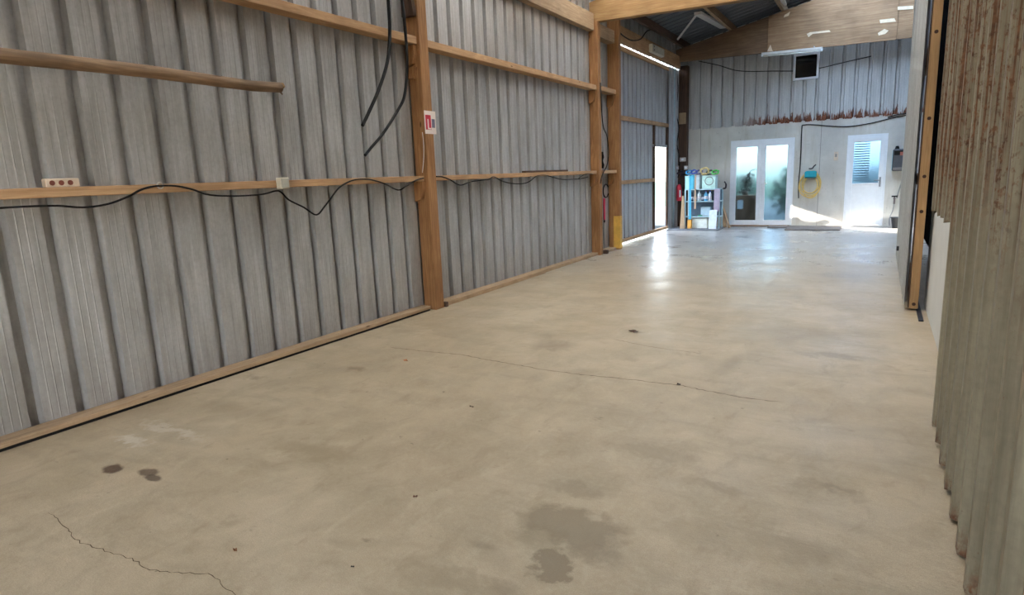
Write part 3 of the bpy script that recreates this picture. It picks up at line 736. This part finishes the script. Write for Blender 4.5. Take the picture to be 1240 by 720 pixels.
# bottles
def bottle(px, zb, h, r, rgb, cap, label, y=16.16):
    a = on(px, zb, y); tt = thing('bottle', label, 'bottle', a, 'bottles on the middle shelf')
    MB().lathe([(r * .9, 0), (r, .01), (r, h * .62), (r * .45, h * .78), (r * .38, h * .86)], n=12).build('body', plain('b%d_%d_%d' % rgb, rgb, .35), tt)
    MB().lathe([(r * .45, h * .86), (r * .45, h)], n=10).build('cap', plain('cap%d_%d_%d' % cap, cap, .4), tt)
    MB().lathe([(r * 1.01, h * .18), (r * 1.01, h * .48)], n=12).build('paper_band', plain('band_pale', (208, 206, 216), .6), tt)
for (px, h, r, c1, c2, lab) in ((838, .22, .04, (54, 62, 78), (30, 30, 36), 'dark bottle at the post end of the middle shelf'), (842, .16, .045, (196, 176, 150), (120, 90, 60), 'squat tan bottle on the middle shelf'),
                            (847, .26, .045, (216, 232, 238), (210, 210, 214), 'tall white bottle on the middle shelf'), (851, .2, .035, (70, 84, 100), (30, 40, 60), 'slim slate bottle on the middle shelf'),
                            (855, .25, .045, (92, 178, 220), (120, 90, 160), 'bright blue bottle with a violet cap'), (860, .25, .042, (206, 216, 232), (40, 80, 170), 'white bottle with a blue cap')):
    bottle(px, .68 + .03, h, r, c1, c2, lab)
carton(849, 861, .30 + .03, .22, 16.2, .18, (196, 222, 236), 'pale blue carton on the lowest shelf')
def tool(px0, px1, z, rgb, label, y=16.1):
    a, b = on(px0, z, y), on(px1, z, y)
    tt = thing('hand_tool', label, 'tool', a, 'small tools on the lowest shelf')
    MB().tube([(0, 0, .014), (.1, 0, .018)], .014, 8).build('handle', plain('t%d_%d_%d' % rgb, rgb, .5), tt)
    MB().bar((.1, 0, .016), (b.x - a.x, 0.01, .016), .02, .008).build('blade', m_steel, tt)
tool(837, 846, .333, (70, 110, 120), 'slate-handled tool on the lowest shelf'); tool(846, 858, .333, (40, 150, 110), 'green-handled tool on the lowest shelf', 16.08)
carton(833, 837.5, .03, .22, 15.98, .1, (224, 160, 70), 'orange-yellow box on the floor under the shelf')
carton(838.5, 857, .03, .24, 16.1, .2, (226, 232, 224), 'white carton on the floor under the shelf', grp=None)
a = on(858.5, .03, 15.92); b = on(868, .03, 15.92)
tag(MB().prism([(0, 0), (.014, 0), (.10, .46), (.086, .46)], 0, 0, b.x - a.x).build('white_board', plain('panel_white', (220, 230, 240), .5), None, .003, a), 'white panel leaning on the front of the shelf unit', 'panel')
a = on(823.5, .03, 15.96)
tag(MB().prism([(0, 0), (.13, 0), (.10, .82), (.05, .82)], 1, 0, .025).build('leaning_board', oldwood('z'), None, .003, a), 'pale wooden board leaning upright beside the extinguisher', 'board')
tag(MB().prism([(0, 0), (.025, 0), (.30, 1.05), (.275, 1.05)], 1, 0, .06).build('leaning_batten', oldwood('z'), None, .003, on(884, 0, 16.6) + Vector((-.0, 0, 0))), 'narrow batten leaning beside the glass doors', 'batten') if False else None
# straps and coils on top
def coil(px, z, r, turns, rgb, rad, label, tilt=.6, name='strap_coil', y=16.18):
    c = on(px, z, y); pp = []
    n = int(turns * 14)
    for i in range(n):
        a_ = i * 2 * math.pi / 14; rr = r * (1 + .16 * math.sin(i * 1.7)); 
        pp.append((rr * math.cos(a_), rr * .5 * math.sin(a_) * math.cos(tilt) + .02 * math.sin(i * .7), r * .3 + rr * math.sin(a_) * math.sin(tilt) + .012 * math.sin(i * 2.3)))
    zmin = min(p[2] for p in pp); pp = [(p[0], p[1], p[2] - zmin + rad) for p in pp]
    tag(MB().tube(pp, rad, 6).build(name, plain('s%d_%d_%d' % rgb, rgb, .6), None, 0, c), label, 'strap', 'straps and coils on the shelf top')
coil(834, ZT + .35, .075, 2.4, (60, 150, 196), .014, 'teal blue strap coil on the shelf top'); coil(840, ZT + .355, .075, 2.2, (58, 84, 168), .016, 'dark blue strap coil on the shelf top')
coil(846, ZT + .345, .08, 2.6, (96, 92, 130), .015, 'violet grey strap coil on the shelf top'); coil(853, ZT + .325, .10, 2.8, (214, 190, 130), .015, 'sandy rope coil on the shelf top', .9)
coil(859, ZT + .33, .08, 2.4, (84, 92, 84), .014, 'grey green cable coil on the shelf top'); coil(865.5, ZT + .325, .08, 2.4, (92, 196, 96), .016, 'bright green strap coil at the door end of the shelf top')
def hang(px, z0, z1, w, rgb, label, y=16.03):
    a_, = [on(px, z0, y)]
    pp = [(0, .05, 0), (0, .0, -.01), (.004, -.008, -.10), (-.006, -.004, (z1 - z0) * .5), (.008, -.006, z1 - z0)]
    vs = []; 
    m = MB()
    for p, q_ in zip(pp[:-1], pp[1:]): m.bar(p, q_, w, .004) if abs(q_[2] - p[2]) < .02 else m.box((min(p[0], q_[0]) - w / 2, p[1] - .003, q_[2]), (max(p[0], q_[0]) + w / 2, p[1] + .003, p[2]))
    tag(m.build('hanging_strap', plain('h%d_%d_%d' % rgb, rgb, .7), None, 0, a_), label, 'strap', 'straps hanging off the shelf')
hang(836, ZT + .34, .26, .035, (70, 172, 208), 'long blue strap hanging down the front of the shelf'); hang(842, ZT + .34, .52, .03, (176, 150, 130), 'tan strap hanging down the front of the shelf')
# ring hanging on the wide box
c = on(858.5, ZT + .19, 16.06)
tag(MB().tube([(.10 * math.cos(a), 0, .10 * math.sin(a)) for a in [i * math.pi / 10 for i in range(20)]], .009, 8, True).build('cable_ring', plain('ring_grey', (120, 128, 124), .5), None, 0, c), 'grey ring of cable hanging in front of the mint box', 'cable')
# tool head sticking out from the shelf side, battens leaning by the doors
q = wy(876, 228, 16.3)
t = thing('garden_tool', 'long-handled tool resting on the shelf, its head toward the doors', 'tool', (q.x, 16.3, q.z))
MB().tube([(-.42, .05, -.06), (-.1, 0, -.02), (.02, 0, .0)], .012, 8).build('handle', oldwood('x'), t)
MB().tube(smooth_path([(0, 0, 0), (.05, 0, .01), (.06, 0, .10), (.02, 0, .17)], 4), [.022] * 4 + [.024] * 5 + [.018] * 4, 8).build('head', plain('dark_metal', (66, 60, 66)), t)
for i, (p0, p1, pt_, lab) in enumerate((((883, 276), (875, 248), .06, 'weathered batten leaning against the shelf beside the glass doors'), ((878, 277), (872.5, 236), .09, 'wide pale plank leaning on the shelf side near the glass doors'))):
    a = wy(*p0, 16.35 + i * .12); b = wy(*p1, 16.55 + i * .1); a.z = .02
    tag(MB().bar((0, 0, 0), b - a, pt_, .025).build('leaning_batten', oldwood('z'), None, .003, a), lab, 'batten', 'battens by the glass doors')

# ------------------------------------------------------------------ hose holder, switch, dispenser, bucket
q = wy(982, 211, BY)
t = thing('hose_holder', 'teal hose holder on the concrete between the doors', 'holder', (q.x, BY, q.z))
teal = plain('teal_plastic', (0, 160, 178), .45)
MB().prism([(-.13, -.06), (.13, -.06), (.13, .06), (.09, .085), (-.09, .085), (-.13, .06)], 1, -.135, 0).build('housing', teal, t, .012)
MB().box((-.12, -.125, -.09), (.12, 0, -.06)).build('ledge', plain('teal_dark', (20, 92, 104), .5), t, .004)
MB().tube(smooth_path([(-.05, -.02, .14), (.02, -.03, .14), (.06, -.03, .19), (.10, -.02, .23)], 4), .014, 8).build('nozzle_hook', plain('dark_metal', (66, 60, 66)), t)
pp = []
NT_ = 5
for i in range(NT_ * 28):
    a_ = i * 2 * math.pi / 28; k_ = i / 28
    rx = .20 + .045 * math.sin(k_ * 2.2) ; rz = .24 + .05 * math.sin(k_ * 1.7 + 1)
    pp.append((rx * math.sin(a_) + .012 * math.sin(k_ * 3), -.05 - .035 * math.sin(k_ * 2.9), -.20 - .02 * k_ + rz * math.cos(a_)))
hs = MB().tube(pp, .013, 8).build('garden_hose', plain('yellow_hose', (226, 196, 120), .5), None, 0, (q.x + .0, BY - .012, q.z + .0))
tag(hs, 'coiled yellow garden hose hanging on the teal holder', 'hose')
q = wy(1012.5, 189, BY)
t = thing('wall_switch', 'small cream switch on the concrete beside the white door', 'switch', (q.x, BY, q.z))
MB().box((-.045, -.04, -.10), (.045, 0, .10)).build('housing', plain('cream_plastic', (214, 196, 176)), t, .006)
MB().box((-.02, -.048, -.02), (.02, -.04, .05)).build('rocker', plain('switch_grey', (150, 146, 140), .5), t, .002)
a, b = wy(1079.5, 207, BY), wy(1095.5, 180, BY)
t = thing('paper_dispenser', 'dark wall dispenser with pale side fixed beside the white door', 'dispenser', (a.x, BY, a.z)); dw, dh = b.x - a.x, b.z - a.z
dk = plain('dispenser_dark', (74, 76, 82), .4)
MB().box((0, -.2, 0), (dw, 0, dh)).build('housing', dk, t, .02)
MB().box((-.006, -.17, .02), (0, -.01, dh - .03)).build('side_plate', plain('pale_blue', (150, 200, 214), .4), t)
MB().box((.03, -.208, dh * .72), (dw - .03, -.2, dh * .93)).build('slot', m_black, t)
MB().box((.02, -.225, dh * .04), (dw - .02, -.2, dh * .16)).build('tray', plain('tray_grey', (128, 120, 118), .5), t, .004)
MB().box((dw * .62, -.212, dh * .7), (dw * .9, -.2, dh * .86)).build('sticker', plain('sticker_brown', (170, 96, 80), .6), t)
MB().tube([(dw * .35, -.1, dh), (dw * .35, -.1, dh + .07)], [.05, .03], 10).build('knob', m_black, t)
q = wy(1083, 240, BY)
t = thing('wall_tap', 'metal wall tap with a hanging tube above the bucket', 'tap', (q.x, BY, q.z))
mt = plain('brass_grey', (116, 104, 104), .4, .5)
MB().tube([(0, 0, 0), (0, -.12, 0)], .025, 10).tube([(0, -.10, 0), (0, -.12, -.12)], .02, 10).build('spout', mt, t)
MB().tube([(-.06, -.08, .05), (.06, -.08, .05)], .016, 8).tube([(0, -.08, 0), (0, -.08, .05)], .012, 8).build('handle', m_black, t)
MB().tube(smooth_path([(0, -.12, -.12), (-.02, -.13, -.28), (-.07, -.12, -.45), (-.06, -.1, -.62)], 5), .012, 8).build('tube', plain('grey_tube', (150, 150, 150), .5), t)
cable('supply_hose', [(1096, 205), (1092, 220), (1088, 232), (1086, 240)], BY - .05, .015, 'grey supply hose running from the dispenser to the tap', 5, wy, plain('grey_tube', (150, 150, 150)), 'hose')
q = fl(1086, 274.5); 
t = thing('bucket', 'black plastic bucket with a yellow sticker by the back wall', 'bucket', (q.x, 16.72, 0))
MB().lathe([(.10, 0), (.135, .23), (.15, .235), (.15, .25), (.125, .25), (.095, .02)], n=20).build('body', plain('bucket_black', (46, 48, 52), .4), t)
MB().tube([(.14 * math.cos(a), -.05 * math.sin(a) - .02, .24 - .0 + .02 * math.sin(a)) for a in [i * math.pi / 10 for i in range(11)]], .005, 6).build('handle', m_steel, t)
MB().prism([(.02, .05), (.095, .05), (.10, .18), (.03, .18)], 1, -.150, -.118).build('sticker', plain('sticker_yellow', (226, 206, 74), .5), t)
# floor slabs in front of the doors
def slab(x0, x1, y0, y1, h, label):
    tag(MB().box((0, 0, 0), (x1 - x0, y1 - y0, h)).build('door_mat', plain('mat_grey', (134, 124, 118), .95), None, .006, (x0, y0, 0)), label, 'mat', 'mats at the back wall')
slab(-2.35, -1.9, 16.55, 16.95, .03, 'narrow grey mat in front of the glass doors'); slab(-1.88, -.72, 15.95, 16.9, .035, 'wide flat grey mat between the glass doors and white door')

# ------------------------------------------------------------------ right side
# open sliding leaf seen on edge
t = thing('sliding_leaf', 'tall sliding door leaf of galvanised sheet with timber edge, slid open', 'door', (.33, 7.4, 0))
LX = .285
k = 0
for i in range(4):
    n = 4
    sheet_mb(rib_profile(n, swage=.004, depth=.03), .05, 4.35, lambda u, d, z, i=i: (LX - .33 + d, .02 + i * 4 * PITCHR + u, z), thick=.0015).build('leaf_sheet', galv('galvanised_leaf', (150, 150, 148), (198, 200, 200), metal=.35, grime_amt=.25), t)
MB().box((-.012, 0, .03), (.0, .05, 4.35)).build('edge_strip', darkwood('z'), t)
MB().box((.0, 0, .02), (.078, .09, 4.35)).build('edge_timber', wood('edge_timber', (196, 158, 114), (166, 128, 88), 'z', knots=False), t, .004)
MB().box((.0, 4.2, .03), (.075, 4.3, 4.35)).build('back_timber', timber('z'), t)
for z in (.12, 1.25, 2.5, 3.7): MB().box((.0, .09, z), (.07, 4.2, z + .09)).build('cross_rail', timber('y'), t)
for py, px in ((38, 1136), (143, 1127.5), (213.5, 1120), (256, 1116), (368, 1105.5)):
    q = wy(px, py, 7.4)
    MB().tube([(.04, -.006, q.z), (.04, .002, q.z)], .017, 12).build('bolt', plain('bolt_rust', (62, 34, 22), .7), t)
for z, y in ((.28, .6),):
    MB().box((-.075, 2.8, .27), (-.045, 2.85, .33)).build('latch', m_black, t)
tag(MB().box((0, 0, 0), (.04, 1.0, .012)).build('floor_track', plain('track_dark', (48, 48, 54), .5, .4), None, 0, (.395, 6.9, 0)), 'dark steel floor track beside the foot of the sliding leaf', 'track')
# low white wall
struct(MB().box((.48, 3.2, 0), (.62, 7.8, 1.35)).build('trim_3', m_plaster))
# near rusty sheets
wr2 = sgroup('wall_right')
def rprof(n): return rib_profile(n, depth=.045, swage=.003, rib=.09, top=.04)
yE = 4.30
for i in range(7):
    y1 = yE - i * 4 * PITCHR; z0 = .012 + rnd.uniform(0, .012)
    sheet_mb(rprof(4), z0, 4.5, lambda u, d, z, y1=y1, i=i: (.385 - d + .0015 * (i % 2), y1 - u, z), rows=1, thick=.002, ragged=.008).build('rusty_sheet', m_rusty, wr2)
sheet_mb(rprof(5), 1.14, 4.5, lambda u, d, z: (.39 - d, yE + .02 + u, z), rows=1, thick=.002, ragged=.02).build('rusty_sheet', m_rusty, wr2)
for z in (.4, 1.5, 3.0, 4.2): MB().box((.392, -2.8, z), (.47, 4.25, z + .08)).build('rail', darkwood('y'), wr2)
# black sheet painted as shade, with an invented hole shaping the sun patch
def sunmap(p):
    p = Vector(p); d = SUN_D / abs(SUN_D.x); tt = (.8 - p.x); q_ = p - d * tt; return (q_.y, q_.z)
hole = [sunmap((-1.93, BY, .54)), sunmap((-.78, BY, .13)), sunmap((-.2, 16.95, 0)), sunmap((.46, 16.6, 0)), sunmap((.46, 15.35, 0)), sunmap((-.2, 16.0, 0)), sunmap((-.72, 16.75, 0)),  # added opening, traced back along the sun from the wanted patch
        sunmap((-.95, BY, .12)), sunmap((-1.15, BY, .17)), sunmap((-1.35, BY, .10)), sunmap((-1.6, BY, .14)), sunmap((-1.75, BY, .24)), sunmap((-1.93, BY, .20))]
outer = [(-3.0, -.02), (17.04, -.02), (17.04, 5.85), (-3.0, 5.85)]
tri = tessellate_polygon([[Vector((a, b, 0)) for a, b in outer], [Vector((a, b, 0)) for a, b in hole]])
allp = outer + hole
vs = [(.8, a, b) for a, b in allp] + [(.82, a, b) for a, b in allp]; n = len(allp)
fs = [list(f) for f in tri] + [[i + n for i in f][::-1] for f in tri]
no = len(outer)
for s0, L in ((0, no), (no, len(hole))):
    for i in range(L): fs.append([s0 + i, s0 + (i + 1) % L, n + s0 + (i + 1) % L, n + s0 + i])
MB().add(vs, fs).build('shade_sheet', m_dark, wr2)

# ------------------------------------------------------------------ small things on the floor
def leaf_bit(px, py, s_, rgb, label):
    q = fl(px, py)
    a_ = rnd.uniform(0, 6); pts_ = []
    for i in range(9):
        th = i * 2 * math.pi / 9; r_ = s_ * (1 + .4 * math.cos(2 * th)) * rnd.uniform(.75, 1.15)
        pts_.append((r_ * math.cos(th + a_), r_ * .6 * math.sin(th + a_), .002 + .35 * s_ * abs(math.sin(th * 1.5))))
    vs = [(0, 0, .003)] + pts_; fs = [[0, 1 + i, 1 + (i + 1) % 9] for i in range(9)]
    vs2 = [(x, y, z + .0015) for x, y, z in vs]
    tag(MB().add(vs + vs2, [f[::-1] for f in fs] + [[10 + i for i in f] for f in fs] + [[1 + i, 1 + (i + 1) % 9, 11 + (i + 1) % 9, 11 + i] for i in range(9)]).build('dry_leaf', plain('leaf%d_%d_%d' % rgb, rgb, .8), None, 0, (q.x, q.y, .0015)), label, 'leaf', 'bits of dry leaf on the concrete')
leaf_bit(503, 602, .014, (92, 50, 30), 'curled dark brown leaf alone on the open concrete')
leaf_bit(285, 667, .015, (120, 78, 40), 'small tan leaf scrap near the thin crack')
leaf_bit(491, 437, .03, (186, 118, 78), 'pale orange leaf near the baseboard before the signed post')
leaf_bit(768, 402, .045, (70, 48, 36), 'dark leaf scrap beyond the long crack')
leaf_bit(822, 466, .022, (62, 48, 36), 'dark crumb lying on the long crack')
leaf_bit(571, 493, .014, (74, 58, 44), 'tiny dark scrap between the long crack and big stain')
leaf_bit(427, 687, .008, (40, 32, 28), 'tiny black crumb on the near concrete')

# ------------------------------------------------------------------ beyond the doors
struct(MB().box((-8, 17.26, -.16), (6, 32, -.01)).build('patio', plain('dark_paving', (92, 94, 96), .9)))
def shrub(x, y, w, h, label, n=900):
    tt = thing('shrub', label, 'shrub', (x, y, -.01), 'shrubs beyond the doors')
    m = MB()
    for i in range(n):
        th = rnd.uniform(0, 2 * math.pi); zz = rnd.random(); rr = w * (.55 + .45 * math.sin(math.pi * (zz * .8 + .15))) * rnd.uniform(.5, 1)
        c_ = Vector((rr * math.cos(th), rr * math.sin(th) * .7, .12 + zz * h)); s_ = rnd.uniform(.07, .14)
        mt_ = Matrix.Translation(c_) @ Matrix.Rotation(rnd.uniform(0, 6.3), 4, 'Z') @ Matrix.Rotation(rnd.uniform(-1.2, 1.2), 4, 'X')
        m.add([mt_ @ Vector(v) for v in ((0, -s_, 0), (s_ * .45, 0, .02), (0, s_, 0), (-s_ * .45, 0, .02))], [[0, 1, 2], [0, 2, 3]])
    m.build('foliage', plain('leaf_green', (48, 70, 56), .6), tt)
    MB().tube([(0, 0, 0), (.05, 0, h * .5), (0, .05, h * .85)], [.06, .04, .015], 8).build('stem', darkwood('z'), tt)
shrub(-1.9, 20.3, .95, 1.3, 'dark shrub beyond the right glass door'); shrub(-4.4, 22.6, 1.1, 1.1, 'broad shrub beyond the left glass door')
shrub(.1, 23.8, 1.0, 1.3, 'dark shrub beyond the white door'); shrub(1.6, 21.2, .9, 1.2, 'shrub beyond the right end of the back wall')
def cbox(x, y, w, d, h, label):
    tt = thing('cardboard_box', label, 'box', (x, y, -.01))
    MB().box((0, 0, 0), (w, d, h)).build('body', plain('cardboard', (128, 92, 66), .8), tt, .004)
    MB().box((w * .12, -.002, h * .55), (w * .4, .001, h * .85)).build('paper_patch', m_white, tt)
    MB().box((0, d * .45, h), (w, d * .55, h + .003)).build('tape', plain('tape_tan', (176, 146, 104), .5), tt)
cbox(-3.3, 17.45, .52, .4, .78, 'brown cardboard box standing behind the left glass door')
tt = thing('dried_plant', 'dry brown plant on top of the cardboard box behind glass', 'plant', (-3.08, 17.62, .775))
m = MB()
for i in range(160):
    zz = rnd.random(); th = rnd.uniform(0, 6.28); rr = .17 * rnd.uniform(.2, 1) * (1.1 - .4 * zz)
    c_ = Vector((rr * math.cos(th) + .12 * zz * zz, rr * math.sin(th) * .6, .06 + zz * .5)); s_ = rnd.uniform(.03, .07)
    mt_ = Matrix.Translation(c_) @ Matrix.Rotation(rnd.uniform(0, 6.3), 4, 'Z') @ Matrix.Rotation(rnd.uniform(-1.2, 1.2), 4, 'X')
    m.add([mt_ @ Vector(v) for v in ((0, -s_, 0), (s_ * .45, 0, .01), (0, s_, 0), (-s_ * .45, 0, .01))], [[0, 1, 2], [0, 2, 3]])
m.build('foliage', plain('dry_leaf_brown', (104, 88, 74), .8), tt)
MB().lathe([(.07, 0), (.09, .12), (.08, .12), (.06, .02)], n=14).build('pot', plain('pot_brown', (92, 70, 58), .8), tt)
MB().tube(smooth_path([(0, 0, .1), (.03, 0, .4), (.12, 0, .62), (.26, 0, .66)], 4), .01, 6).build('stem', darkwood('z'), tt)
